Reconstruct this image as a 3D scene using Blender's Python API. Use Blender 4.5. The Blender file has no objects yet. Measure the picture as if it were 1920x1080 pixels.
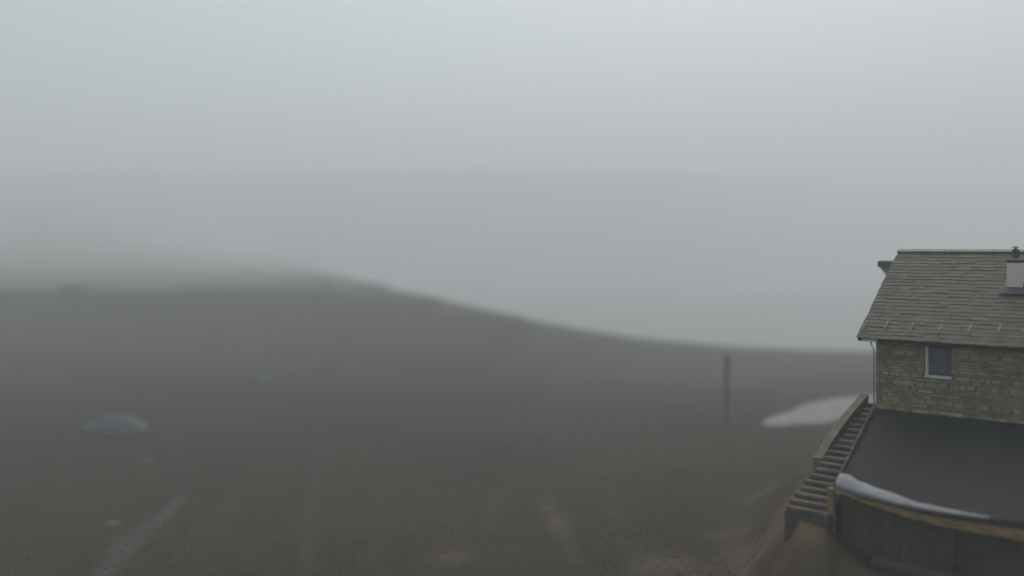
import bpy, bmesh, math, random
import numpy as np
from mathutils import Vector, Matrix, noise

random.seed(7)
np.random.seed(7)
scene = bpy.context.scene
COL = scene.collection

# ------------------------------------------------------------------ camera
CAM_Z = 9.0
F = 1663.0          # focal length in photograph pixels (1920 wide)
HZ = 467.0          # photograph row of the horizon


def ray(px, py):
    return Vector(((px - 960.0) / F, 1.0, -(py - HZ) / F))


def at(px, py, Y):
    d = ray(px, py)
    return Vector((d.x * Y, Y, CAM_Z + d.z * Y))


cam_data = bpy.data.cameras.new("camera")
cam = bpy.data.objects.new("camera", cam_data)
COL.objects.link(cam)
cam.location = (0, 0, CAM_Z)
cam.rotation_euler = (math.radians(90), 0, 0)
cam_data.sensor_width = 36
cam_data.lens = 36 * F / 1920.0
cam_data.shift_y = (HZ - 540.0) / 1920.0
cam_data.clip_end = 6000
cam_data.clip_start = 0.1
cam_data.dof.use_dof = True
cam_data.dof.focus_distance = 24.3
cam_data.dof.aperture_fstop = (cam_data.lens / 1000.0) / 0.40
scene.camera = cam


# ------------------------------------------------------------------ helpers
def tag(o, label, cat, group=None, kind=None):
    o["label"] = label
    o["category"] = cat
    if group:
        o["group"] = group
    if kind:
        o["kind"] = kind
    return o


def link_mesh(name, bm, mat, parent=None, smooth=False):
    me = bpy.data.meshes.new(name)
    bm.normal_update()
    bm.to_mesh(me)
    bm.free()
    if smooth:
        for p in me.polygons:
            p.use_smooth = True
    o = bpy.data.objects.new(name, me)
    COL.objects.link(o)
    me.materials.append(mat)
    if parent is not None:
        o.parent = parent
    return o


def empty(name, loc, rz=0.0):
    o = bpy.data.objects.new(name, None)
    COL.objects.link(o)
    o.location = loc
    o.rotation_euler = (0, 0, rz)
    o.empty_display_size = 0.3
    return o


def hexa(bm, c):
    """box from 8 corners: bottom ring 0-3, top ring 4-7"""
    v = [bm.verts.new(p) for p in c]
    for f in ((3, 2, 1, 0), (4, 5, 6, 7), (0, 1, 5, 4), (1, 2, 6, 5), (2, 3, 7, 6), (3, 0, 4, 7)):
        bm.faces.new([v[i] for i in f])
    return v


def box(bm, x0, x1, y0, y1, z0, z1, j=0.0):
    def r():
        return random.uniform(-j, j) if j else 0.0
    c = [(x0, y0, z0), (x1, y0, z0), (x1, y1, z0), (x0, y1, z0),
         (x0, y0, z1), (x1, y0, z1), (x1, y1, z1), (x0, y1, z1)]
    return hexa(bm, [(a + r(), b + r(), d + r()) for a, b, d in c])


def bar(bm, p, q, w, h, up=Vector((0, 0, 1))):
    p, q = Vector(p), Vector(q)
    d = (q - p).normalized()
    s = d.cross(up).normalized() * (w / 2)
    u = s.cross(d).normalized() * (h / 2)
    hexa(bm, [p - s - u, p + s - u, q + s - u, q - s - u, p - s + u, p + s + u, q + s + u, q - s + u])


def tube(bm, pts, r, n=10, cap=True):
    rings = []
    pts = [Vector(p) for p in pts]
    for i, p in enumerate(pts):
        d = (pts[min(i + 1, len(pts) - 1)] - pts[max(i - 1, 0)]).normalized()
        a = d.orthogonal().normalized()
        b = d.cross(a)
        rr = r[i] if isinstance(r, (list, tuple)) else r
        rings.append([bm.verts.new(p + (a * math.cos(2 * math.pi * k / n) + b * math.sin(2 * math.pi * k / n)) * rr)
                      for k in range(n)])
    for A, B in zip(rings, rings[1:]):
        for k in range(n):
            bm.faces.new((A[k], A[(k + 1) % n], B[(k + 1) % n], B[k]))
    if cap:
        bm.faces.new(rings[0][::-1])
        bm.faces.new(rings[-1])


def lathe(bm, c, prof, n=20):
    rings = []
    for r, z in prof:
        rings.append([bm.verts.new((c[0] + r * math.cos(2 * math.pi * k / n), c[1] + r * math.sin(2 * math.pi * k / n), z))
                      for k in range(n)])
    for A, B in zip(rings, rings[1:]):
        for k in range(n):
            bm.faces.new((A[k], A[(k + 1) % n], B[(k + 1) % n], B[k]))
    bm.faces.new(rings[0][::-1])
    bm.faces.new(rings[-1])


def bevel(bm, w, seg=1):
    bmesh.ops.bevel(bm, geom=list(bm.edges), offset=w, segments=seg, affect='EDGES', clamp_overlap=True)


# ------------------------------------------------------------------ materials
def mat(name, cols, scale=3.0, rough=0.8, spec=0.3, bump=0.0, bscale=12.0, island=0.0, stretch=(1, 1, 1), detail=6, metallic=0.0,
        pos=(0.32, 0.68)):
    """noise-mixed base colour, optional per-piece brightness change and bump"""
    m = bpy.data.materials.new(name)
    m.use_nodes = True
    nt = m.node_tree
    N, L = nt.nodes, nt.links
    b = N["Principled BSDF"]
    b.inputs["Roughness"].default_value = rough
    b.inputs["Specular IOR Level"].default_value = spec
    b.inputs["Metallic"].default_value = metallic
    tc = N.new("ShaderNodeTexCoord")
    mp = N.new("ShaderNodeMapping")
    mp.inputs["Scale"].default_value = stretch
    L.new(tc.outputs["Object"], mp.inputs["Vector"])
    nz = N.new("ShaderNodeTexNoise")
    nz.inputs["Scale"].default_value = scale
    nz.inputs["Detail"].default_value = detail
    nz.inputs["Roughness"].default_value = 0.62
    L.new(mp.outputs[0], nz.inputs["Vector"])
    rp = N.new("ShaderNodeValToRGB")
    e = rp.color_ramp.elements
    n = len(cols)
    for i in range(n - 2):
        e.new(0.5)
    for i, c in enumerate(cols):
        e[i].position = pos[0] + (pos[1] - pos[0]) * i / max(1, n - 1)
        e[i].color = (*c, 1)
    L.new(nz.outputs["Fac"], rp.inputs["Fac"])
    out = rp.outputs["Color"]
    if island > 0:
        geo = N.new("ShaderNodeNewGeometry")
        mr = N.new("ShaderNodeMapRange")
        mr.inputs["To Min"].default_value = 1 - island
        mr.inputs["To Max"].default_value = 1 + island
        L.new(geo.outputs["Random Per Island"], mr.inputs["Value"])
        mx = N.new("ShaderNodeVectorMath")
        mx.operation = 'SCALE'
        L.new(out, mx.inputs[0])
        L.new(mr.outputs[0], mx.inputs["Scale"])
        out = mx.outputs[0]
    L.new(out, b.inputs["Base Color"])
    if bump > 0:
        n2 = N.new("ShaderNodeTexNoise")
        n2.inputs["Scale"].default_value = bscale
        n2.inputs["Detail"].default_value = 8
        L.new(mp.outputs[0], n2.inputs["Vector"])
        bp = N.new("ShaderNodeBump")
        bp.inputs["Strength"].default_value = bump
        bp.inputs["Distance"].default_value = 0.03
        L.new(n2.outputs["Fac"], bp.inputs["Height"])
        L.new(bp.outputs[0], b.inputs["Normal"])
    return m


M = {}
M['roof_stone'] = mat('roof_stone', [(.0644, .0626, .0421), (.0819, .0784, .0533), (.0975, .0915, .0636)], 2.2, .7, .3, .6, 14, .20)
M['ridge_stone'] = mat('ridge_stone', [(.0900, .0912, .0792), (.1440, .1440, .1260)], 2.0, .6, .4, .5, 12, .2)
M['wall_stone'] = mat('wall_stone', [(0.174, 0.153, 0.097), (.3298, .2767, .1788), (.4565, .3738, .2454)], 2.1, .85, .25, .9, 9, .24)
M['mortar'] = mat('mortar', [(.2238, .1983, .1301), (.2926, .2549, .1695)], 9, .95, .1, .6, 30)
M['dark_roof'] = mat('dark_roof', [(.0230, .0212, .0201), (.0298, .0274, .0262)], 1.2, .75, .2, .15, 40)
M['white_metal'] = mat('white_metal', [(.4500, .4590, .4590), (.5940, .6030, .6030)], 6, .4, .4)
M['zinc'] = mat('zinc', [(.1820, .1820, .1750), (.2660, .2660, .2590)], 9, .5, .4)
M['white_paint'] = mat('white_paint', [(.6412, .6412, .6412), (.7695, .7695, .7695)], 7, .6, .3)
M['plaster'] = mat('plaster', [(.8486, .6175, .5389), (.8500, .7533, .6581)], 5, .9, .2, .3, 20)
M['lead'] = mat('lead', [(.045, .045, .048), (.07, .07, .073)], 6, .6, .4, .2, 15)
M['cap_stone'] = mat('cap_stone', [(.24, .235, .235), (.33, .32, .32)], 6, .8, .2, .3, 15)
M['cowl'] = mat('cowl', [(.045, .055, .05), (.075, .085, .08)], 12, .5, .4)
M['glass'] = mat('glass', [(.1200, .1088, .1248), (.1440, .1312, .1488)], 1.0, .08, .35)
M['timber'] = mat('timber', [(.1368, .0842, .0401), (.3008, .1921, .0869), (.4101, .2896, .1180)], 2.2, .8, .2, .4, 14, 0, (1, 6, 6))
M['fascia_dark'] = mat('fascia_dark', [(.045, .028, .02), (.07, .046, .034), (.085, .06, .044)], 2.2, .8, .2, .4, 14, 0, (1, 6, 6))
M['old_timber'] = mat('old_timber', [(.0486, .0454, .0356), (.0891, .0810, .0680)], 3, .85, .2, .4, 14, .2, (1, 1, 6))
M['dark_boards'] = mat('dark_boards', [(.0822, .0728, .0488), (.1233, .1055, .0716)], 3, .85, .15, .4, 14, .1, (6, 6, 1))
M['step_stone'] = mat('step_stone', [(.0704, .0602, .0443), (.1040, .0888, .0677), (.1426, .1217, .0963)], 3.0, .85, .15, .6, 14, .15)
M['wall_dark'] = mat('wall_dark', [(.1360, .1270, .0984), (.2042, .1904, .1557)], 3.0, .9, .1, .6, 14)
M['eave_snow'] = mat('eave_snow', [(.1943, .1943, .1984), (.2672, .2672, .2753), (.3400, .3400, .3481)], 2.5, .7, .2, .35, 14)
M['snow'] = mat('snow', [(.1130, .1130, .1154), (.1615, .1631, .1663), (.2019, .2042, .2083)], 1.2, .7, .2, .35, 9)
M['pole_wood'] = mat('pole_wood', [(.1368, .1368, .1150), (.2052, .1970, .1697)], 3, .85, .2, .4, 12, 0, (4, 4, .6))
M['boulder'] = mat('boulder', [(.082, .081, .080), (.100, .099, .097), (.118, .116, .113)], 1.6, .9, .1, .8, 6)
M['gravel'] = mat('gravel', [(.0480, .0490, .0380), (.0740, .0740, .0620), (.0960, .0960, .0820)], 5.0, .95, .1, .8, 14)
M['bush'] = mat('bush', [(.03, .036, .025), (.06, .062, .045)], 2.0, .9, .1)
M['blade'] = mat('blade', [(.1008, .1032, .0720), (.1392, .1344, .1008)], .35, .85, .15)


def ground_material():
    m = bpy.data.materials.new('moor_ground')
    m.use_nodes = True
    nt = m.node_tree
    N, L = nt.nodes, nt.links
    b = N["Principled BSDF"]
    b.inputs["Roughness"].default_value = .95
    b.inputs["Specular IOR Level"].default_value = .12
    tc = N.new("ShaderNodeTexCoord")

    def nz(scale, det=6, vec=None):
        n = N.new("ShaderNodeTexNoise")
        n.inputs["Scale"].default_value = scale
        n.inputs["Detail"].default_value = det
        n.inputs["Roughness"].default_value = .6
        L.new(vec or tc.outputs["Object"], n.inputs["Vector"])
        return n.outputs["Fac"]

    def ramp(fac, stops):
        r = N.new("ShaderNodeValToRGB")
        e = r.color_ramp.elements
        for _ in range(len(stops) - 2):
            e.new(.5)
        for i, (p, c) in enumerate(stops):
            e[i].position = p
            e[i].color = (*c, 1) if len(c) == 3 else c
        L.new(fac, r.inputs["Fac"])
        return r.outputs["Color"]

    def mix(fac, a, c):
        x = N.new("ShaderNodeMix")
        x.data_type = 'RGBA'
        if hasattr(fac, 'is_linked'):
            L.new(fac, x.inputs["Factor"])
        else:
            x.inputs["Factor"].default_value = fac
        for s, i in ((a, "A"), (c, "B")):
            sock = [q for q in x.inputs if q.name == i and q.type == 'RGBA'][0]
            if hasattr(s, 'is_linked'):
                L.new(s, sock)
            else:
                sock.default_value = (*s, 1)
        return [q for q in x.outputs if q.type == 'RGBA'][0]

    base = ramp(nz(.12, 8), [(.34, (.027, .0255, .0145)), (.5, (.034, .0315, .0185)), (.66, (.041, .036, .0225))])
    base = mix(.35, base, ramp(nz(1.6, 8), [(.3, (.022, .0215, .012)), (.7, (.049, .0445, .028))]))
    # rusty soil and withered heather lie where the colour attribute says so, broken by noise
    at_ = N.new("ShaderNodeAttribute")
    at_.attribute_name = "soil"
    sep = N.new("ShaderNodeSeparateColor")
    L.new(at_.outputs["Color"], sep.inputs[0])
    brk = N.new("ShaderNodeMapRange")
    brk.inputs["From Min"].default_value = .30
    brk.inputs["From Max"].default_value = .54
    L.new(nz(.9, 5), brk.inputs["Value"])
    mul = N.new("ShaderNodeMath")
    mul.operation = 'MULTIPLY'
    L.new(sep.outputs[0], mul.inputs[0])
    L.new(brk.outputs[0], mul.inputs[1])
    base = mix(mul.outputs[0], base, ramp(nz(2.5), [(.35, (.105, .058, .042)), (.65, (.12, .077, .05))]))
    mg = N.new("ShaderNodeMath")
    mg.operation = 'MULTIPLY'
    L.new(sep.outputs[1], mg.inputs[0])
    L.new(brk.outputs[0], mg.inputs[1])
    base = mix(mg.outputs[0], base, ramp(nz(6.0), [(.35, (.045, .045, .038)), (.65, (.085, .084, .074))]))
    L.new(base, b.inputs["Base Color"])
    bp = N.new("ShaderNodeBump")
    bp.inputs["Strength"].default_value = .6
    bp.inputs["Distance"].default_value = .12
    L.new(nz(2.2, 8), bp.inputs["Height"])
    L.new(bp.outputs[0], b.inputs["Normal"])
    return m


M['ground'] = ground_material()

# ------------------------------------------------------------------ terrain
def sight(row, Y):
    return CAM_Z - (row - HZ) / F * Y


NEARL = [(4, 1.0), (15, -.2), (26.6, -.8), (41, -1.7), (61, -2.0), (106, -2.7), (126, -.7), (143, 2.3)]
FARL = [(760, 32), (1000, sight(320, 1000)), (1100, 90), (1800, 20)]


LEFT = NEARL + [(158, 1.2), (190, .2)] + [(d, sight(r, d)) for d, r in ((330, 505), (430, 478), (520, 455), (640, 420), (800, 370))] + FARL[1:]
HZB = 545


def slope_col(crest, row, near=NEARL[:-1], c143=None, drop=10, bfar=True, brow=546):
    """meadow profile whose skyline is at the given distance and photograph row, with the valley and hills behind"""
    p = [q for q in near if q[0] < crest - 12]
    if c143 is not None and crest > 165:
        p += [(143, c143), (156, c143 - .7)]
    for q, w in ((.4, .55), (.65, .27)):
        if c143 is not None and q * crest > 178:
            p += [(q * crest, sight(row + (545 - row) * w, q * crest))]
    p += [(crest, sight(row, crest)), (crest * 1.12, sight(row, crest * 1.12) - drop * .5), (crest * 1.3, sight(row, crest * 1.3) - drop * (1.8 if bfar else 1))]
    if bfar:
        p += [(max(crest * 2.2, 420), -64), (720, sight(brow, 720)), (750, sight(brow, 750) - .2)]
    return p


COLS = {
    -3000: LEFT, -700: LEFT, 100: LEFT,
    300: NEARL + [(158, 1.2), (190, .2)] + [(d, sight(r, d)) for d, r in ((330, 512), (450, 490), (600, 470), (760, 448), (880, 395))] + FARL[1:],
    450: slope_col(520, 462, c143=2.3, bfar=False, drop=1) + FARL[1:],
    525: slope_col(430, 482, c143=2.3, bfar=False, drop=5) + FARL[1:],
    600: slope_col(330, 500, c143=2.2, bfar=False, drop=8) + [(640, 10)] + FARL[1:],
    680: slope_col(245, 523, c143=1.9) + FARL[1:],
    760: slope_col(185, 546) + FARL[1:],
    830: slope_col(150, 561) + FARL[1:],
    915: slope_col(144, 581) + FARL[1:],
    1000: slope_col(140, 600, [(4, 1.0), (15, -.2), (26.6, -.8), (41, -1.7), (61, -2.3), (80, -3.0), (106, -3.6)]) + [(1005, sight(320, 1005)), (1105, 88), (1800, 20)],
    1090: slope_col(138, 617, [(4, 1.0), (15, -.1), (26.6, -.7), (41, -1.6), (61, -2.4), (80, -3.2), (106, -4.2)]) + [(1010, sight(321, 1010)), (1110, 88), (1800, 20)],
    1180: slope_col(137, 632, [(4, 1.0), (15, -.1), (26.6, -.5), (41, -1.4), (61, -2.4), (80, -3.4), (106, -4.9)]) + [(1020, sight(322, 1020)), (1120, 88), (1800, 20)],
    1330: slope_col(137, 646, [(4, 1.2), (15, .3), (26.6, -.2), (41, -.9), (55, -1.5), (80, -3.5), (103, -5.4)]) + [(1060, sight(325, 1060)), (1160, 88), (1800, 40)],
    1400: slope_col(137, 651, [(4, 1.4), (15, .7), (26.6, .1), (41, -.8), (55, -1.5), (80, -3.5), (103, -5.5)]) + [(820, -36), (1120, sight(330, 1120)), (1200, 88), (1800, 40)],
    1500: slope_col(137, 655, [(4, 2.0), (15, 1.8), (18, 2.0), (21, 2.62), (27, 2.0), (35, .6), (45, -.6), (55, -1.5), (80, -3.5), (110, -5.6)])
    + [(820, -36), (1180, sight(340, 1180)), (1270, 90), (1800, 40)],
    1550: slope_col(137, 656, [(4, 2.0), (15, 1.8), (18, 1.98), (20.6, 2.55), (26, 2.25), (35, .7), (45, -.5), (55, -1.5), (80, -3.4), (110, -5.6)])
    + [(820, -36), (1220, sight(344, 1220)), (1320, 90), (1800, 40)],
    1572: slope_col(137, 657, [(4, 2.0), (17, 1.8), (20, 2.12), (21.5, 2.3), (24, 2.2), (30, 1.5), (36, .8), (45, -.4), (55, -1.4), (80, -3.4), (110, -5.6)])
    + [(820, -36), (1220, sight(346, 1220)), (1320, 90), (1800, 40)],
    1640: slope_col(137, 658, [(4, 2.0), (17, 1.8), (21, 1.95), (24, 2.0), (30, 1.9), (36, 1.0), (45, -.2), (55, -1.3), (80, -3.4), (110, -5.6)])
    + [(820, -36), (1220, sight(350, 1220)), (1320, 90), (1800, 40)],
    2100: slope_col(137, 660, [(4, 2.2), (18, 2.3), (24, 2.4), (36, 2.2), (45, 1.0), (55, -.6), (80, -3.2), (110, -5.6)]) + [(820, -36), (1220, sight(350, 1220)), (1320, 90), (1800, 40)],
    4800: slope_col(137, 660, [(4, 2.2), (18, 2.3), (24, 2.4), (36, 2.2), (45, 1.0), (55, -.6), (80, -3.2), (110, -5.6)]) + [(820, -36), (1220, sight(350, 1220)), (1320, 90), (1800, 40)],
}


# finer columns along the falling slope so that its skyline runs smoothly
for _px in range(435, 985, 11):
    _k = [450, 525, 600, 680, 760, 830, 915, 1000]
    _c = float(np.interp(_px, _k, [860, 700, 510, 345, 222, 160, 146, 140]))
    _r = float(np.interp(_px, _k, [470, 487, 505, 527, 547, 562, 581, 600]))
    COLS.pop(_px, None)
    COLS[_px] = slope_col(_c, _r, c143=float(np.interp(_px, [450, 600, 680, 760], [2.3, 2.2, 1.9, 1.2])), bfar=_px > 660,
                          brow=float(np.interp(_px, [660, 820], [600, 546])), drop=float(np.interp(_px, [450, 525, 600, 680], [1, 5, 8, 10]))) + ([(750, sight(600, 750))] if 595 < _px <= 660 else []) + (FARL[1:] if _px < 915 else [(1005, sight(320, 1005)), (1105, 88), (1800, 20)])
for _px in (450, 525, 600, 680, 760, 830, 915):
    COLS.pop(_px, None)


def pchip(x, y, q):
    h = np.diff(x)
    d = np.diff(y) / h
    m = np.zeros_like(x)
    for i in range(1, len(x) - 1):
        if d[i - 1] * d[i] > 0:
            w1, w2 = 2 * h[i] + h[i - 1], h[i] + 2 * h[i - 1]
            m[i] = (w1 + w2) / (w1 / d[i - 1] + w2 / d[i])
    m[0], m[-1] = d[0], d[-1]
    i = np.clip(np.searchsorted(x, q) - 1, 0, len(x) - 2)
    t = (q - x[i]) / h[i]
    return ((1 + 2 * t) * (1 - t) ** 2 * y[i] + t * (1 - t) ** 2 * h[i] * m[i]
            + t * t * (3 - 2 * t) * y[i + 1] + t * t * (t - 1) * h[i] * m[i + 1])


LY = np.linspace(math.log(4), math.log(1800), 460)
CX = np.array(sorted(COLS), float)
PROF = np.array([pchip(np.log(np.array([p[0] for p in COLS[int(c)]], float)), np.array([p[1] for p in COLS[int(c)]], float), LY) for c in CX])


def zbase(x, Y):
    px = 960 + F * x / Y
    j = int(np.clip(np.searchsorted(CX, px) - 1, 0, len(CX) - 2))
    t = min(1.0, max(0.0, (px - CX[j]) / (CX[j + 1] - CX[j])))
    ly = math.log(max(4.0, min(1800.0, Y)))
    k = (ly - LY[0]) / (LY[1] - LY[0])
    i = min(len(LY) - 2, max(0, int(k)))
    f = k - i
    a = PROF[j, i] * (1 - f) + PROF[j, i + 1] * f
    b = PROF[j + 1, i] * (1 - f) + PROF[j + 1, i + 1] * f
    return a * (1 - t) + b * t


def zground(x, Y):
    z = zbase(x, Y)
    near = .10 * noise.noise((x * .16, Y * .16, 3.1)) + .05 * noise.noise((x * .55, Y * .55, 7.7))
    far = min(1.0, max(0.0, (Y - 60) / 420.0)) ** 1.3
    z += near * (1 - far) + far * (.9 * noise.noise((x * .035, Y * .02, 1.3)) + .45 * noise.noise((x * .15, Y * .05, 9.2)) + (2.6 * noise.noise((x * .075, Y * .03, 2.2)) + 1.2 * noise.noise((x * .2, Y * .05, 6.2)) if Y > 500 else 0))
    return z


def hit(px, py, y0=10.0, y1=900.0):
    """where the sight line of a photograph pixel meets the ground"""
    d = ray(px, py)
    Y = y0
    while Y < y1:
        if CAM_Z + d.z * Y <= zground(d.x * Y, Y):
            return Vector((d.x * Y, Y, zground(d.x * Y, Y)))
        Y *= 1.004
    return None


pxs = np.concatenate([np.linspace(-2900, -300, 40, endpoint=False), np.linspace(-300, 2200, 330), np.linspace(2230, 4700, 38)])
verts, faces = [], []
nc, nr = len(pxs), len(LY)
for ly in LY:
    Y = math.exp(ly)
    for p in pxs:
        x = (p - 960) / F * Y
        verts.append((x, Y, zground(x, Y)))
for r in range(nr - 1):
    for c in range(nc - 1):
        i = r * nc + c
        faces.append((i, i + 1, i + nc + 1, i + nc))
gm = bpy.data.meshes.new("ground")
gm.from_pydata(verts, [], faces)
for p in gm.polygons:
    p.use_smooth = True
# reddish soil patches: centre (as a photograph pixel), half sizes in metres
soil = []
for px, py, rx, ry, w in ((1455, 985, 1.5, 1.9, 1.0), (1500, 940, .9, 1.2, .9), (1390, 1000, .8, 1.0, .5), (1245, 1060, .8, .8, .8), (1430, 925, .6, .9, .7),
                          (1043, 985, .30, 1.3, .85), (1030, 955, .3, .7, .7), (845, 1045, .5, .8, .6), (1600, 1060, 1.5, .35, .25), (1560, 1030, 1.6, .35, .15), (1480, 1030, 1.4, .9, .6), (1470, 975, 2.3, 2.4, .5),
                          (1340, 1075, 1.0, .6, .6)):
    h = hit(px, py)
    if h:
        soil.append((h.x, h.y, rx, ry, w))
ca = gm.color_attributes.new("soil", 'FLOAT_COLOR', 'POINT')
V = np.array(verts)
S = np.zeros(len(V))
for sx, sy, rx, ry, w in soil:
    S = np.maximum(S, w * np.clip(1.35 - np.sqrt(((V[:, 0] - sx) / rx) ** 2 + ((V[:, 1] - sy) / ry) ** 2) * .8, 0, 1))
buf = np.zeros((len(V), 4))
buf[:, 0] = S
# a pale gravelly streak across the lower left of the meadow
T_ = np.zeros(len(V))
gp = [hit(px, py) for px, py in ((190, 1075), (232, 1030), (262, 1000), (300, 975), (340, 935))]
for (a, b), rad in zip(zip(gp, gp[1:]), (.35, .55, .42, .28)):
    ab = np.array([b.x - a.x, b.y - a.y])
    q = V[:, :2] - np.array([a.x, a.y])
    t = np.clip((q @ ab) / (ab @ ab), 0, 1)
    dd = np.linalg.norm(q - t[:, None] * ab, axis=1)
    T_ = np.maximum(T_, np.clip(1.3 - dd / rad, 0, 1))
# and faint worn tracks fanning out over the near meadow
for (x0_, y0_), (x1_, y1_), rad, wt in (((592, 880), (570, 1078), .28, .34), ((452, 915), (372, 1076), .3, .30), ((715, 900), (708, 1078), .3, .22), ((1030, 930), (1085, 1060), .25, .34),
                                        ((930, 930), (915, 990), .3, .3), ((1130, 880), (1190, 1075), .3, .26), ((330, 1010), (205, 1078), .25, .25)):
    a, b = hit(x0_, y0_), hit(x1_, y1_)
    ab = np.array([b.x - a.x, b.y - a.y])
    q = V[:, :2] - np.array([a.x, a.y])
    t = np.clip((q @ ab) / (ab @ ab), 0, 1)
    dd = np.linalg.norm(q - t[:, None] * ab, axis=1)
    T_ = np.maximum(T_, wt * np.clip(1.3 - dd / rad, 0, 1))
buf[:, 1] = T_
buf[:, 3] = 1
ca.data.foreach_set("color", buf.ravel())
ground = bpy.data.objects.new("ground", gm)
COL.objects.link(ground)
gm.materials.append(M['ground'])
tag(ground, "dark olive moorland sloping from the meadow up to fogged hillsides", "ground", kind="structure")

# short tufted grass on the near meadow
bm = bmesh.new()
cnt = 0
while cnt < 5200:
    px, u = random.uniform(-60, 1980), random.random()
    Y = 19 * (75 / 19) ** u
    x = (px - 960) / F * Y
    if noise.noise((x * .12, Y * .12, 5.0)) + .25 * random.uniform(-1, 1) < -.05:
        continue
    if 6.2 < x and 15 < Y < 32:
        continue
    z = zground(x, Y)
    for k in range(5):
        a = random.uniform(0, 6.283)
        ox, oy = random.gauss(0, .08), random.gauss(0, .08)
        hgt = random.uniform(.05, .15)
        w = random.uniform(.008, .016)
        lean = random.uniform(.2, .9) * hgt
        v0 = bm.verts.new((x + ox - w * math.sin(a), Y + oy + w * math.cos(a), z - .02))
        v1 = bm.verts.new((x + ox + w * math.sin(a), Y + oy - w * math.cos(a), z - .02))
        v2 = bm.verts.new((x + ox + lean * math.cos(a), Y + oy + lean * math.sin(a), z + hgt))
        bm.faces.new((v0, v1, v2))
    cnt += 1
g = link_mesh("grass", bm, M['blade'])
tag(g, "short withered grass tufts growing across the dark meadow", "grass", kind="stuff")


# ------------------------------------------------------------------ ground patches (snow, gravel)
def patch(name, outline, m, height, label, cat, kind=None, res=26, edge=0.35):
    """a low mound on the ground whose outline is given as photograph pixels, dropped on the terrain"""
    pts = [hit(*p) for p in outline]
    pts = [p for p in pts if p is not None]
    # smooth closed outline
    n = len(pts)
    ring = []
    for i in range(n):
        p0, p1, p2, p3 = pts[i - 1], pts[i], pts[(i + 1) % n], pts[(i + 2) % n]
        for k in range(6):
            t = k / 6
            ring.append(.5 * ((2 * p1) + (p2 - p0) * t + (2 * p0 - 5 * p1 + 4 * p2 - p3) * t * t + (3 * p1 - p0 - 3 * p2 + p3) * t ** 3))
    c = sum(ring, Vector()) / len(ring)
    bm = bmesh.new()
    rows = []
    for k in range(res + 1):
        s = k / res
        rows.append([])
        for q, p in enumerate(ring):
            w = 1 + .05 * noise.noise((p.x * 2.2, p.y * 2.2, 4.0)) * s
            x, y = c.x + (p.x - c.x) * s * w, c.y + (p.y - c.y) * s * w
            hh = height * (1 - s ** 2.2) ** .8 * (1 + .35 * noise.noise((x * 1.1, y * 1.1, 2.0))) if s < 1 else -.06
            rows[-1].append(bm.verts.new((x, y, zground(x, y) + .012 + hh)))
    for A, B in zip(rows, rows[1:]):
        for q in range(len(ring)):
            bm.faces.new((A[q], A[(q + 1) % len(ring)], B[(q + 1) % len(ring)], B[q]))
    bmesh.ops.remove_doubles(bm, verts=bm.verts, dist=1e-4)
    bmesh.ops.recalc_face_normals(bm, faces=bm.faces)
    o = link_mesh(name, bm, m, smooth=True)
    return tag(o, label, cat, kind=kind)


# big wedge of old snow beside the house
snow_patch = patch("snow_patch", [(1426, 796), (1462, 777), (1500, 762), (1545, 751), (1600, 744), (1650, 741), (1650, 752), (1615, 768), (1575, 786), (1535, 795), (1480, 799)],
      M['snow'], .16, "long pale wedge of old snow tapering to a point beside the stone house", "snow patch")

# boulders half buried in the meadow
def boulder(px, py, w, hgt, seed, label):
    c = hit(px, py)
    bm = bmesh.new()
    bmesh.ops.create_icosphere(bm, subdivisions=4, radius=1)
    for v in bm.verts:
        n = 1 + .13 * noise.noise(v.co * 1.3 + Vector((seed, 0, 0))) + .07 * noise.noise(v.co * 4 + Vector((0, seed, 0)))
        rr = min(1.0, math.hypot(v.co.x, v.co.y))
        v.co = Vector((v.co.x * w / 2 * n, v.co.y * w / 2 * (1.35 if w > 2.5 else .9) * n, (hgt * (1 - rr ** 2.3) ** 1.1 * n ** 2 if v.co.z > -.02 else -.3 * hgt)))
    o = link_mesh("boulder", bm, M['boulder'], smooth=True)
    o.location = c + Vector((0, .3, hgt * .15))
    o.rotation_euler = (0, 0, seed)
    return tag(o, label, "boulder", "boulders lying in the meadow")


boulder(212, 808, 3.0, .8, 1.3, "broad rounded grey boulder, biggest one lying in the dark meadow")
boulder(490, 720, 2.2, .5, 2.9, "faint upright grey boulder standing farther off in the fog")
boulder(267, 868, .85, .14, 4.1, "low grey stone on the meadow just below the broad boulder")
boulder(205, 988, .6, .10, 5.6, "small pale stone resting nearest the lower left corner of the meadow")

# ------------------------------------------------------------------ the stone house
ANG = math.atan2(-.625, .781)
U = Vector((math.cos(ANG), math.sin(ANG), 0))
W = Vector((-math.sin(ANG), math.cos(ANG), 0))
Y0 = 23.05
OX = (1642 - 960) / F * Y0
house = empty("stone_house", (OX, Y0, 0), ANG)
tag(house, "weathered stone house with slab roof, small window and dark lower roof", "house")
O3 = Vector((OX, Y0, 0))


def loc(p):
    """world point -> house coordinates (x along the front, y into the house, z up)"""
    d = Vector(p) - O3
    return Vector((d.dot(U), d.dot(W), d.z))


def on_plane(px, py, p0, n):
    """sight line of a pixel against a plane given in house coordinates"""
    o = loc((0, 0, CAM_Z))
    d = ray(px, py)
    d = Vector((d.dot(U), d.dot(W), d.z))
    n = Vector(n)
    t = (Vector(p0) - o).dot(n) / d.dot(n)
    return o + d * t


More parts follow.
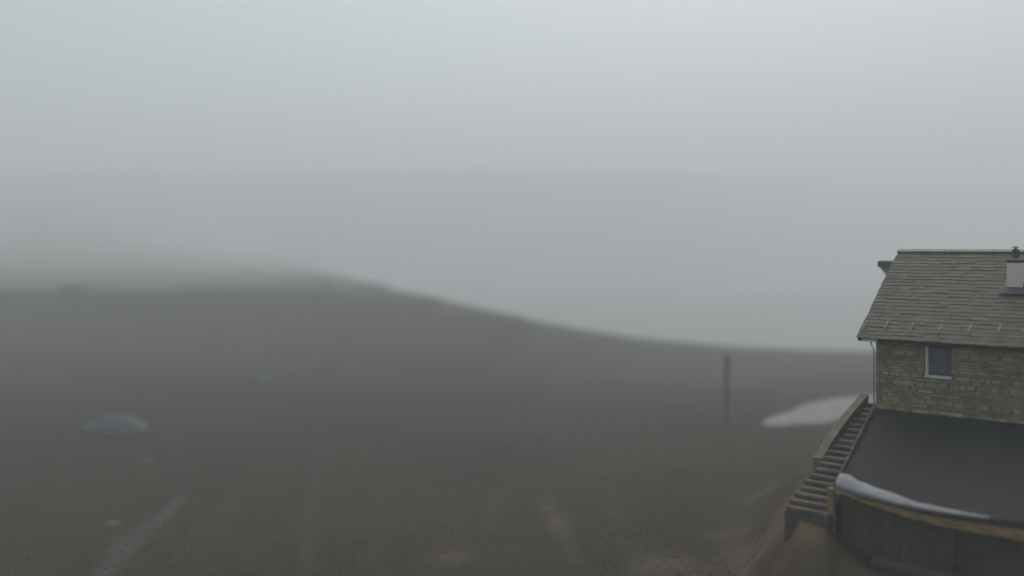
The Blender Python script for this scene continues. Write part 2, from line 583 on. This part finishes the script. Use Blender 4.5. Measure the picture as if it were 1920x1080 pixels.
EB, VA = -.36, -.37                  # eave and verge overhang
E = on_plane(1605, 631, (0, EB, 0), (0, 1, 0))
VA = E.x
EZ = E.z
Rg = on_plane(1685, 467, (VA, 0, 0), (1, 0, 0))
RB, RZ = Rg.y, CAM_Z - .005
SL = (RZ - EZ) / (RB - EB)
PITCH = math.atan(SL)
LEN = 9.2                            # house length along the front
DEP = 2 * RB                         # front wall y=0, back wall y=DEP
print("eave", E, "ridge", Rg, "pitch", math.degrees(PITCH))

# window opening
wl = on_plane(1735.5, 680, (0, 0, 0), (0, 1, 0)).x
wr = on_plane(1783, 680, (0, 0, 0), (0, 1, 0)).x
wt = on_plane(1758, 650, (0, 0, 0), (0, 1, 0)).z
wb = on_plane(1758, 708, (0, 0, 0), (0, 1, 0)).z
BASE = 1.4


def gable_top(y):
    return min(EZ + (y - EB) * SL, EZ + (2 * RB - EB - y) * SL) - .16


TH = .45
# front wall core with its opening
bm = bmesh.new()
zt = gable_top(0) - .02
box(bm, 0, wl, .03, TH, BASE, zt)
box(bm, wr, LEN, .03, TH, BASE, zt)
box(bm, wl + .002, wr - .002, .03, TH, BASE, wb)
box(bm, wl + .002, wr - .002, .03, TH, wt, zt)
box(bm, 0, LEN, DEP - TH, DEP, BASE, zt)
for xa, xb in ((.03, TH - .01), (LEN - TH + .01, LEN - .03)):
    ys = [TH + .002, RB, DEP - TH - .002]
    lo = [bm.verts.new((xa, y, BASE)) for y in ys] + [bm.verts.new((xb, y, BASE)) for y in ys]
    hi = [bm.verts.new((xa, y, gable_top(y))) for y in ys] + [bm.verts.new((xb, y, gable_top(y))) for y in ys]
    for k in range(2):
        bm.faces.new((lo[k], lo[k + 1], hi[k + 1], hi[k]))
        bm.faces.new((lo[k + 4], lo[k + 3], hi[k + 3], hi[k + 4]))
        bm.faces.new((hi[k], hi[k + 1], hi[k + 4], hi[k + 3]))
    bm.faces.new((lo[0], hi[0], hi[3], lo[3]))
    bm.faces.new((lo[2], lo[5], hi[5], hi[2]))
bmesh.ops.recalc_face_normals(bm, faces=bm.faces)
wall = link_mesh("wall", bm, M['mortar'], house)


def rubble(bm, u0, u1, z0, ztop, put, holes=()):
    """random rubble courses: put(u, depth, z) gives the point"""
    z = z0
    while z < z0 + 8:
        h = random.choice((.06, .075, .085, .1, .12, .15))
        u = u0 - random.uniform(0, .2)
        while u < u1:
            w = random.uniform(.12, .42) * (1.2 if h < .12 else .9)
            a, b = max(u, u0), min(u + w, u1)
            u += w
            if b - a < .05:
                continue
            za, zb = z + random.uniform(0, .008), z + h - .006 + random.uniform(-.012, .006)
            if zb > ztop((a + b) / 2) or any(b > hx0 and a < hx1 and zb > hz0 and za < hz1 for hx0, hx1, hz0, hz1 in holes):
                done = False
                for hx0, hx1, hz0, hz1 in holes:
                    if zb > hz0 and za < hz1 and zb <= ztop((a + b) / 2):
                        if a < hx0 - .05:
                            b = hx0 - .004
                            done = True
                        elif b > hx1 + .05:
                            a = hx1 + .004
                            done = True
                if not done:
                    continue
            d = random.uniform(.0, .022)
            j = lambda s=.02: random.uniform(-s, s)
            g_ = .004
            inner = [(a + g_, za), (b - g_, za), (b - g_, zb), (a + g_, zb)]
            face = [(p + (.018 if i in (0, 3) else -.018) + j(), q + (.014 if i < 2 else -.014) + j(.01)) for i, (p, q) in enumerate(inner)]
            vi = [bm.verts.new(put(p, .06, q)) for p, q in inner]
            vf = [bm.verts.new(put(p, -d + j(.006), q)) for p, q in face]
            bm.faces.new(vf)
            for i in range(4):
                bm.faces.new((vi[i], vi[(i + 1) % 4], vf[(i + 1) % 4], vf[i]))
        z += h


bm = bmesh.new()
rubble(bm, 0, 6.2, 4.0, lambda u: zt, lambda u, d, z: (u, d, z), [(wl - .01, wr + .01, wb - .03, wt + .12)])
bmesh.ops.recalc_face_normals(bm, faces=bm.faces)
st = link_mesh("stonework", bm, M['wall_stone'], wall)
bm = bmesh.new()
rubble(bm, .02, DEP, 2.0, lambda y: gable_top(y) - .05, lambda u, d, z: (d, u, z))
bmesh.ops.recalc_face_normals(bm, faces=bm.faces)
link_mesh("gable_stonework", bm, M['wall_stone'], wall)

# window
bm = bmesh.new()
box(bm, wr - .03, wr - .004, .12, .17, wb + .05, wt - .004)        # right stile, deep in the wall
box(bm, wl + .052, wr - .032, .12, .17, wt - .05, wt - .004)       # head
box(bm, wl + .052, wr - .032, .12, .17, wb + .05, wb + .085)
window = link_mesh("window", bm, M['old_timber'], house)
bm = bmesh.new()
box(bm, wl + .004, wl + .05, -.012, .17, wb + .05, wt - .004)
link_mesh("jamb", bm, M['white_paint'], window)
bm = bmesh.new()
box(bm, wl + .048, wr - .028, .14, .15, wb + .08, wt - .045)
link_mesh("pane", bm, M['glass'], window)
bm = bmesh.new()
hexa(bm, [(wl - .02, -.045, wb - .01), (wr + .005, -.045, wb - .01), (wr + .005, .16, wb + .005), (wl - .02, .16, wb + .005),
          (wl - .02, -.045, wb + .036), (wr + .005, -.045, wb + .036), (wr + .005, .16, wb + .048), (wl - .02, .16, wb + .048)])
link_mesh("sill", bm, M['white_paint'], window)
bm = bmesh.new()
box(bm, wl - .16, wr + .16, -.025, .09, wt + .004, wt + .115, .006)
bevel(bm, .008)
link_mesh("lintel", bm, M['old_timber'], window)

# roof: deck, stone slabs, ridge
bm = bmesh.new()
vb, ve = VA + .02, LEN + .35


def slope(s, t, back=False):
    """s along the slope from the eave, t above it -> (y, z)"""
    y = EB + s * math.cos(PITCH) - t * math.sin(PITCH)
    z = EZ + s * math.sin(PITCH) + t * math.cos(PITCH)
    return (2 * RB - y if back else y), z


SLEN = (RB - EB) / math.cos(PITCH)
for back in (False, True):
    c = []
    for x in (vb, ve):
        for s, t in ((.03, -.15), (SLEN, -.15), (SLEN, -.045), (.03, -.045)):
            y, z = slope(s, t, back)
            c.append((x, y - (.002 if not back else -.002), z))
    v = [bm.verts.new(p) for p in c]
    for f in ((0, 1, 2, 3), (7, 6, 5, 4), (0, 4, 5, 1), (1, 5, 6, 2), (2, 6, 7, 3), (3, 7, 4, 0)):
        bm.faces.new([v[i] for i in f])
bmesh.ops.recalc_face_normals(bm, faces=bm.faces)
roof = link_mesh("roof", bm, M['old_timber'], house)
bm = bmesh.new()
EXP = .17
for back in (False, True):
    nco = int(SLEN / EXP)
    for i in range(nco + 1):
        s0 = i * EXP - .03
        x = VA - random.uniform(0, .4)
        lift = .0
        while x < ve:
            w = random.uniform(.2, .46)
            a, b = max(x, VA + random.uniform(-.015, .02)), min(x + w, ve)
            x += w
            if b - a < .06:
                continue
            sa = s0 + random.uniform(-.022, .022)
            sb = min(sa + EXP + .13, SLEN + .01)
            if sb - sa < .06:
                continue
            th = random.uniform(.008, .015)
            lf = random.uniform(0, .007)
            t0, t1 = -.010 + lf, -.026
            g_ = random.uniform(.001, .004)
            ring = []
            for tt0, tt1 in ((t0, t1), (t0 + th, t1 + th)):
                ring += [(a + g_, *slope(sa + random.uniform(-.008, .008), tt0, back)), (b - g_, *slope(sa + random.uniform(-.008, .008), tt0, back)),
                         (b - g_, *slope(sb, tt1, back)), (a + g_, *slope(sb, tt1, back))]
            hexa(bm, ring)
bmesh.ops.recalc_face_normals(bm, faces=bm.faces)
link_mesh("roof_slabs", bm, M['roof_stone'], roof)
bm = bmesh.new()
x = VA - .01
while x < ve:
    w = random.uniform(.5, .75)
    b = min(x + w, ve)
    for back in (False, True):
        lo = slope(SLEN - .2, .012, back)
        hi = slope(SLEN - .005 + .0 * b, .012, back)
        lo2 = slope(SLEN - .2, .045, back)
        hi2 = slope(SLEN + .012, .045, back)
        j = random.uniform(-.004, .004)
        hexa(bm, [(x + .004, lo[0], lo[1] + j), (b - .004, lo[0], lo[1] + j), (b - .004, hi[0], hi[1] + j - .035), (x + .004, hi[0], hi[1] + j - .035),
                  (x + .004, lo2[0], lo2[1] + j), (b - .004, lo2[0], lo2[1] + j), (b - .004, hi2[0], hi2[1] + j - .045), (x + .004, hi2[0], hi2[1] + j - .045)])
    x = b
bmesh.ops.recalc_face_normals(bm, faces=bm.faces)
link_mesh("ridge_cap", bm, M['ridge_stone'], roof)

# snow guards
PN = (0, -math.sin(PITCH), math.cos(PITCH))
P0 = (0, EB, EZ + .03)
guards = [on_plane(x, y, P0, PN) for x, y in ((1622, 610), (1662.5, 610), (1710, 613), (1764, 616), (1818.5, 617), (1874, 618), (1922, 619))]
step = (guards[-1].x - guards[1].x) / 5
gx = [g_.x for g_ in guards] + [guards[-1].x + step * k for k in range(1, 6)]
for gi, x in enumerate(gx):
    if x > LEN:
        break
    bm = bmesh.new()
    s = guards[min(gi, 6)].y
    s = (s - EB) / math.cos(PITCH)
    a, b = Vector((x, *slope(s - .21, .045))), Vector((x, *slope(s + .21, .05)))
    bar(bm, a, b, .019, .012, Vector(PN))
    a2 = Vector((x, *slope(s - .21, .14)))
    bar(bm, a, a2, .019, .012, Vector((1, 0, 0)))
    bar(bm, a2, Vector((x, *slope(s - .02, .05))), .018, .012, Vector(PN))
    link_mesh("snow_guard", bm, M['zinc'], roof)

# gutter outlet below the eave corner, running into the corner downpipe
bm = bmesh.new()
ga = on_plane(1617, 632, (0, EB + .03, 0), (0, 1, 0))
gb = on_plane(1645, 634.5, (0, EB + .03, 0), (0, 1, 0))
tube(bm, [(ga.x, EB + .03, EZ - .075), ((ga.x + gb.x) / 2, EB + .03, EZ - .078), (gb.x, EB + .03, EZ - .08)], .034, 12)
link_mesh("gutter", bm, M['white_metal'], house)
bm = bmesh.new()
tube(bm, [(-.03, EB + .04, EZ - .12), (-.035, EB + .12, EZ - .2), (-.04, -.02, EZ - .34), (-.04, -.02, 5.7), (-.04, -.02, 4.9)], .018, 8)
link_mesh("downpipe", bm, M['zinc'], house)

# plastered chimney with cowl, on the front slope
cb = on_plane(1902, 545, P0, PN)
cw = .172
cx, cy = cb.x, cb.y + cw
toC = loc((0, 0, CAM_Z)) - Vector((cx, cy, 9))
dC = (Vector((0, 0, 0)) + U * cx + W * cy + O3).y


def zrow(row, Y):
    return CAM_Z - (row - HZ) / F * Y


ct = zrow(489.5, dC)
bm = bmesh.new()
box(bm, cx - cw, cx + cw, cy - cw, cy + cw, EZ + (cy - cw - EB) * SL - .1, ct - .045)
bevel(bm, .008)
chim = link_mesh("chimney", bm, M['plaster'], house)
bm = bmesh.new()
box(bm, cx - cw - .002, cx + cw + .002, cy - cw - .002, cy + cw + .002, ct - .043, ct + .02)
link_mesh("collar", bm, M['lead'], chim)
bm = bmesh.new()
box(bm, cx - cw - .02, cx + cw + .02, cy - cw - .02, cy + cw + .02, ct + .022, ct + .062, .004)
bevel(bm, .008)
link_mesh("chimney_cap", bm, M['cap_stone'], chim)
bm = bmesh.new()
z0 = ct + .062
lathe(bm, (cx, cy), [(.055, z0), (.06, z0 + .03), (.088, z0 + .05), (.09, z0 + .21), (.078, z0 + .225), (.03, z0 + .235), (.026, z0 + .27), (.088, z0 + .28),
                     (.07, z0 + .30), (.02, z0 + .318), (.004, z0 + .325)])
for k in range(6):
    a = k * math.pi / 3
    tube(bm, [(cx + .088 * math.cos(a), cy + .088 * math.sin(a), z0 + .19), (cx + .082 * math.cos(a), cy + .082 * math.sin(a), z0 + .255)], .007, 6)
link_mesh("cowl", bm, M['cowl'], chim)
bm = bmesh.new()
for (x0, x1, s0, s1) in ((cx - cw - .16, cx + cw + .16, -.20, .03), (cx - cw - .10, cx - cw - .004, .03, .46), (cx + cw + .004, cx + cw + .1, .03, .46),
                         (cx - cw - .14, cx + cw + .14, .46, .6)):
    sb_ = (cy - cw - EB) / math.cos(PITCH)
    r_ = []
    for t in (.045, .07):
        r_ += [(x0, *slope(sb_ + s0, t)), (x1, *slope(sb_ + s0, t)), (x1, *slope(sb_ + s1, t + .03)), (x0, *slope(sb_ + s1, t + .03))]
    hexa(bm, r_)
box(bm, cx - cw - .012, cx + cw + .012, cy - cw - .012, cy - cw - .003, EZ + (cy - cw - EB) * SL + .04, EZ + (cy - cw - EB) * SL + .12)
link_mesh("flashing", bm, M['lead'], chim)

# broad corbelled chimney behind the gable
rb_ = 5.3
pl = on_plane(1646, 489, (0, rb_, 0), (0, 1, 0))
pc = on_plane(1646, 500.5, (0, rb_, 0), (0, 1, 0))
ps = on_plane(1662, 516, (0, rb_, 0), (0, 1, 0))
bm = bmesh.new()
box(bm, ps.x, ps.x + .62, rb_, rb_ + .7, BASE, ps.z)
rch = link_mesh("gable_chimney", bm, M['ridge_stone'], house)
bm = bmesh.new()
e = ps.x - pl.x
x0, x1, y0, y1 = ps.x, ps.x + .62, rb_, rb_ + .7
hexa(bm, [(x0, y0, ps.z), (x1, y0, ps.z), (x1, y1, ps.z), (x0, y1, ps.z),
          (x0 - e * .8, y0 - .02, pc.z), (x1 + e * .8, y0 - .02, pc.z), (x1 + e * .8, y1 + .02, pc.z), (x0 - e * .8, y1 + .02, pc.z)])
link_mesh("corbel", bm, M['wall_stone'], rch)
bm = bmesh.new()
box(bm, x0 - e, x1 + e, y0 - .04, y1 + .04, pc.z + .002, pl.z)
bevel(bm, .01)
link_mesh("cap_slab", bm, M['ridge_stone'], rch)

# lean-to: dark smooth roof in front of the lower wall
LT = on_plane(1642, 766, (0, 0, 0), (0, 1, 0))          # upper left corner on the wall
LB = on_plane(1568, 912, (0, 0, 0), (1, 0, 0))          # lower left corner in the gable's plane
p_ = -LB.y
RBt = p_ + .62                                          # eave runs slightly outwards to the right
zL, zR = LB.z, LB.z + .06
LR = 6.5
tl = LT.z
tr = tl + .02
print("lean-to", LT, LB, "p", p_)
_ef = np.array([0, .13, .28, .45, .58, 1.0])
_ez = np.array([0, -.07, -.085, -.02, .05, .16])


def eave_fz(f):
    """sagging old eave: how far out and how high it is along its length"""
    return p_ + (RBt - p_) * (1 - (1 - f) ** 2.4), zL + float(pchip(_ef, _ez, np.array([f]))[0])


bm = bmesh.new()
n = 24
top = []
for i in range(n + 1):
    f = i / n
    x = LR * f
    xr = x
    pe, ze = eave_fz(f)
    top.append(((x, .06, tl + (tr - tl) * f + .025), (x, -pe, ze)))
for (A, B), (C_, D) in zip(top, top[1:]):
    hexa(bm, [(B[0], B[1], B[2] - .07), (D[0], D[1], D[2] - .07), (C_[0], C_[1], C_[2] - .07), (A[0], A[1], A[2] - .07), B, D, C_, A])
bmesh.ops.remove_doubles(bm, verts=bm.verts, dist=1e-5)
bmesh.ops.recalc_face_normals(bm, faces=bm.faces)
lroof = link_mesh("lower_roof", bm, M['dark_roof'], house)
# pale verge strip with two fixings
bm = bmesh.new()
A, B = Vector(top[0][0]) + Vector((-.028, -.1, .0)), Vector(top[0][1]) + Vector((-.028, .0, .0))
bar(bm, A, B, .05, .14)
verge = link_mesh("verge_board", bm, M['step_stone'], lroof)
for f in (.70, .585):
    bm = bmesh.new()
    bmesh.ops.create_uvsphere(bm, u_segments=10, v_segments=6, radius=.022)
    p = A.lerp(B, f) + Vector((0, 0, .075))
    bmesh.ops.translate(bm, verts=bm.verts, vec=p)
    link_mesh("fixing", bm, M['white_metal'], lroof)
# rough flashing where it meets the wall
bm = bmesh.new()
x = 0.02
while x < LR - .3:
    w = random.uniform(.25, .6)
    box(bm, x, x + w - .01, -.05, .028, tl + .02, tl + .075 + random.uniform(0, .02), .006)
    x += w
bevel(bm, .006)
link_mesh("wall_flashing", bm, M['wall_stone'], lroof)
# two timber fascia boards below the eave, deeper towards the right
def kk(x):
    return 1 - (1 - min(1, x / LR)) ** 1.6


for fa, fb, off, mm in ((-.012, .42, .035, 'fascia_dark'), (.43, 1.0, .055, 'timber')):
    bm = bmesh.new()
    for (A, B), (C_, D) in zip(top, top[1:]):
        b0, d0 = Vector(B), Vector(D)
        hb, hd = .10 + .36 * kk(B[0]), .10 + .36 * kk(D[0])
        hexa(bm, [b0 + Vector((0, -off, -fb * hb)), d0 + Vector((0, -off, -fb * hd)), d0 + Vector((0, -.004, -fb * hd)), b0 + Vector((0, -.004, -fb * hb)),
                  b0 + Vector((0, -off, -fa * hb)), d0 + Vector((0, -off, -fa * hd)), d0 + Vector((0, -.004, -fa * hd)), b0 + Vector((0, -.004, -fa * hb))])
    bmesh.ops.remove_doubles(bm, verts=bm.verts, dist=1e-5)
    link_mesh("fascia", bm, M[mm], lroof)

# lower walls under the lean-to: boarded front, posts and brace
wy = -(p_ - .28)
bm = bmesh.new()
x = .05
while x < LR:
    w = random.uniform(.14, .2)
    f = min(1, x / LR)
    yy = -eave_fz(f)[0] + .28
    box(bm, x, x + w - .008, yy + random.uniform(-.008, .008), yy + .05, BASE + .1, eave_fz(f)[1] - .1)
    x += w
box(bm, .05, .13, wy + .06, -.02, BASE + .1, zL - .1)
lwall = link_mesh("lower_wall", bm, M['dark_boards'], house)


def eave_pt(x):
    f = min(1, max(0, x / LR))
    o_, z_ = eave_fz(f)
    return -o_, z_


def post(px, w, m, name):
    x = 0
    for _ in range(20):
        q = on_plane(px, 1000, (0, eave_pt(x)[0] + .06, 0), (0, 1, 0))
        x = q.x
    y, z = eave_pt(x)
    bm = bmesh.new()
    box(bm, x - w / 2, x + w / 2, y + .02, y + .02 + w, BASE, z - .075)
    bevel(bm, .012)
    link_mesh(name, bm, m, house)
    return x, y


pxx, pyy = post(1782, .15, M['old_timber'], "porch_post")
post(1558, .16, M['timber'], "corner_post")
x2 = pxx + 1.35
bm = bmesh.new()
bar(bm, (pxx + .03, pyy + .06, zrow(1046, 19)), (x2, eave_pt(x2)[0] + .08, eave_pt(x2)[1] - .2), .07, .09)
link_mesh("brace", bm, M['old_timber'], house)
bm = bmesh.new()
prev = None
for i in range(13):
    x = pxx - 1.6 + i * .5
    y, _ = eave_pt(max(0, x))
    p = Vector((x, y - .12, 2.02 + .02 * i))
    if prev is not None:
        bar(bm, prev, p, .3, .12)
    prev = p
link_mesh("plinth", bm, M['dark_boards'], house)

# wedge of snow lying on the lean-to's eave
bm = bmesh.new()
rows = []
NS = 46
for i in range(NS + 1):
    f = i / NS
    x = .0 + 3.3 * f
    y, z = eave_pt(x)
    wd = (.40 * (1 - f) ** 1.3 + .03) * (1 + .25 * noise.noise((x * 2.6, 0, 3)))
    hgt = (.12 * (1 - f) ** 1.2 + .02) * (1 + .3 * noise.noise((x * 3.4, 0, 8)))
    sl = (tl - zL) / p_
    row = []
    for k in range(9):
        t = k / 8
        yy = y - .05 + (wd + .05) * t * (1 + .15 * noise.noise((x * 3, t * 2, 1)))
        zz = z + .006 + max(0, yy - y) * sl + hgt * math.sin(math.pi * min(1, .12 + .88 * t)) ** .7 * (1 + .3 * noise.noise((x * 4, t * 3, 5)))
        if k == 8:
            zz = z + (yy - y) * sl - .01
        row.append(bm.verts.new((x, yy, zz)))
    row.append(bm.verts.new((x, y - .052, z - .05 * (1 - f) - .005)))
    rows.append(row)
for A, B in zip(rows, rows[1:]):
    m_ = len(A)
    for k in range(m_):
        bm.faces.new((A[k], B[k], B[(k + 1) % m_], A[(k + 1) % m_]))
bm.faces.new(rows[0])
bm.faces.new(rows[-1][::-1])
bmesh.ops.recalc_face_normals(bm, faces=bm.faces)
es = link_mesh("snow_strip", bm, M['eave_snow'], smooth=True)
es.location = house.location
es.rotation_euler = house.rotation_euler
tag(es, "thin strip of melting snow along the eave of the dark lower roof", "snow")

# ------------------------------------------------------------------ stone steps up beside the gable
steps = empty("stone_steps", (OX, Y0, 0), ANG)
tag(steps, "flight of rough stone steps climbing along the left side of the house", "steps")
N_ST = 19
b0, b1 = -3.15, 1.7
zb0, zb1 = 2.72, 4.72


def st_edge(f):
    return -1.2 + .55 * f            # the flight narrows as it climbs


for i in range(N_ST):
    y0 = b0 + (b1 - b0) * i / N_ST
    y1 = b0 + (b1 - b0) * (i + 1) / N_ST
    z = zb0 + (zb1 - zb0) * (i + 1) / N_ST
    xw = st_edge(i / N_ST)
    bm = bmesh.new()
    box(bm, xw + random.uniform(-.05, .05), -.10, y0 - .04, y1 - .003, z - .085, z, .01)
    bevel(bm, .028, 2)
    sp = link_mesh("step", bm, M['step_stone'], steps)
    bm = bmesh.new()
    box(bm, xw + .02, -.12, y0 - .03, y1 - .036, BASE, z - .087)
    link_mesh("riser", bm, M['step_stone'], sp)
bm = bmesh.new()
ring = []
NP = 10
for i in range(NP + 1):
    f = .42 + .58 * i / NP
    y = b0 + (b1 - b0) * f
    z = zb0 + (zb1 - zb0) * f + .06 + .16 * min(1, (f - .42) * 4) + random.uniform(-.015, .015)
    xr = st_edge(f) - .05
    ring.append([bm.verts.new(p) for p in ((xr - .22, y, BASE), (xr, y, BASE), (xr + random.uniform(-.01, .01), y, z), (xr - .22, y, z))])
for A, B in zip(ring, ring[1:]):
    for k in range(4):
        bm.faces.new((A[k], A[(k + 1) % 4], B[(k + 1) % 4], B[k]))
bm.faces.new(ring[0][::-1])
bm.faces.new(ring[-1])
bmesh.ops.recalc_face_normals(bm, faces=bm.faces)
link_mesh("side_wall", bm, M['wall_dark'], steps)

# ------------------------------------------------------------------ lone post in the meadow
pb = hit(1363, 789)
post_o = empty("wooden_post", pb)
tag(post_o, "tall dark weathered post standing alone in the meadow left of the house", "post")
Yp = pb.y
hp = zrow(664, Yp) - pb.z
bm = bmesh.new()
tube(bm, [(0, 0, -.3), (.01, 0, hp * .3), (-.01, .01, hp * .65), (.0, 0, hp - .05), (0, 0, hp)], [.19, .18, .17, .165, .13], 14)
link_mesh("shaft", bm, M['pole_wood'], post_o, smooth=False)
bm = bmesh.new()
tube(bm, [(.12, -.05, hp - .72), (.27, -.06, hp - .70)], .06, 8)
link_mesh("peg", bm, M['pole_wood'], post_o)
bm = bmesh.new()
tube(bm, [(-.14, -.05, hp * .34), (-.30, -.06, hp * .36)], .06, 8)
link_mesh("peg", bm, M['pole_wood'], post_o)


# ------------------------------------------------------------------ bushes on the fogged crests
def bush(px, row, w, hgt, Yhint, seed, label, grp):
    rnd = random.Random(seed)
    x = (px - 960) / F * Yhint
    # stand on the crest nearest the wanted distance
    bestY, bz = Yhint, -1e9
    for k in range(-20, 21):
        yy = Yhint + k * 1.5
        a = (zground((px - 960) / F * yy, yy) - CAM_Z) / yy
        if a > bz:
            bz, bestY = a, yy
    x = (px - 960) / F * bestY
    root = empty("bush", (x, bestY, zground(x, bestY) - .3))
    tag(root, label, "bush", grp)
    bm = bmesh.new()
    for k in range(9):
        a = rnd.uniform(0, 6.28)
        r = rnd.uniform(.1, .38) * w
        tube(bm, [(0, 0, 0), (r * .4 * math.cos(a), r * .4 * math.sin(a), hgt * .4), (r * math.cos(a), r * math.sin(a), hgt * rnd.uniform(.6, .9))], [.12, .08, .03], 5)
    link_mesh("stem", bm, M['pole_wood'], root)
    bm = bmesh.new()
    cl = [(rnd.gauss(0, .24) * w, rnd.gauss(0, .2) * w, hgt * rnd.uniform(.2, .8), rnd.uniform(.12, .24) * w) for _ in range(12)]
    for cx_, cy_, cz_, r in cl:
        for q in range(130):
            d = Vector((rnd.gauss(0, 1), rnd.gauss(0, 1), rnd.gauss(0, .8))).normalized() * r * rnd.random() ** .5
            c = Vector((cx_, cy_, max(.1, cz_ * (1 - .4 * abs(cx_) / w)))) + Vector((d.x, d.y, d.z * .7))
            c.z = max(.05, c.z)
            s = rnd.uniform(.12, .3)
            n = Vector((rnd.gauss(0, 1), rnd.gauss(0, 1), rnd.gauss(0, 1))).normalized()
            a = n.orthogonal().normalized() * s
            b = n.cross(a)
            bm.faces.new([bm.verts.new(c + a), bm.verts.new(c + b * .6), bm.verts.new(c - a), bm.verts.new(c - b * .6)])
    link_mesh("foliage", bm, M['bush'], root)


G1 = "bushes along the fogged skyline"
bush(66, 310, 16, 11, 1000, 1, "faded bush farthest left on the upper fogged skyline", G1)
bush(264, 310, 22, 11, 1000, 2, "widest faded bush on the upper fogged skyline above the dark slope", G1)
bush(800, 315, 12, 7, 1000, 3, "small faded bush near the middle of the upper fogged skyline", G1)
bush(1046, 315, 12, 7, 1008, 4, "small faded bush nearest the right end of the upper fogged skyline", G1)
G2 = "bushes along the nearer crest"
bush(1345, 540, 13, 7, 720, 5, "faint low bush on the far crest left of the stone house", G2)
bush(900, 540, 26, 6, 720, 6, "faint wide bush on the crest just behind the falling dark slope", G2)
bush(140, 542, 4.2, .9, 143, 7, "low dark bush on the near crest at the far left", G2)

# ------------------------------------------------------------------ fog
bm = bmesh.new()
box(bm, -4000, 4200, -60, 1900, -90, 132)
hz = bpy.data.meshes.new("haze")
bm.to_mesh(hz)
bm.free()
haze = bpy.data.objects.new("haze", hz)
COL.objects.link(haze)
hm = bpy.data.materials.new("haze")
hm.use_nodes = True
nt = hm.node_tree
nt.nodes.clear()
out = nt.nodes.new("ShaderNodeOutputMaterial")
pv = nt.nodes.new("ShaderNodeVolumePrincipled")
pv.inputs["Color"].default_value = (.915, .96, .952, 1)
pv.inputs["Density"].default_value = .0031
pv.inputs["Anisotropy"].default_value = .1
nt.links.new(pv.outputs[0], out.inputs["Volume"])
hz.materials.append(hm)
tag(haze, "thick pale grey fog hanging over the moor and hillsides", "fog", kind="stuff")

# ------------------------------------------------------------------ light
SUN_EL, SUN_AZ = math.radians(57), math.radians(16)      # behind the fog, a little right of the middle
world = bpy.data.worlds.new("World")
scene.world = world
world.use_nodes = True
nt = world.node_tree
bg = nt.nodes["Background"]
sky = nt.nodes.new("ShaderNodeTexSky")
sky.sky_type = 'NISHITA'
sky.sun_disc = False
sky.sun_elevation = SUN_EL
sky.sun_rotation = SUN_AZ
sky.air_density = 1.0
sky.dust_density = 4.8
sky.ozone_density = 1.0
hs = nt.nodes.new("ShaderNodeHueSaturation")
hs.inputs["Hue"].default_value = .466
hs.inputs["Saturation"].default_value = .8
nt.links.new(sky.outputs[0], hs.inputs["Color"])
nt.links.new(hs.outputs[0], bg.inputs["Color"])
bg.inputs["Strength"].default_value = .135
sd = bpy.data.lights.new("sun", 'SUN')
sd.energy = .75
sd.angle = math.radians(60)
sd.color = (1.0, .992, .975)
sun = bpy.data.objects.new("sun", sd)
COL.objects.link(sun)
dirv = Vector((math.sin(SUN_AZ) * math.cos(SUN_EL), math.cos(SUN_AZ) * math.cos(SUN_EL), math.sin(SUN_EL)))
sun.rotation_euler = dirv.to_track_quat('Z', 'Y').to_euler()
sun.location = (0, 0, 150)

# ------------------------------------------------------------------ output
scene.view_settings.view_transform = 'Standard'
scene.view_settings.look = 'None'
scene.view_settings.gamma = 1
scene.view_settings.use_curve_mapping = False
scene.view_settings.exposure = 0.21
scene.render.engine = 'CYCLES'
scene.cycles.use_denoising = True
try:
    scene.cycles.denoiser = 'OPENIMAGEDENOISE'
except Exception:
    pass
scene.cycles.volume_bounces = 4
scene.cycles.max_bounces = 8
scene.cycles.volume_max_steps = 64
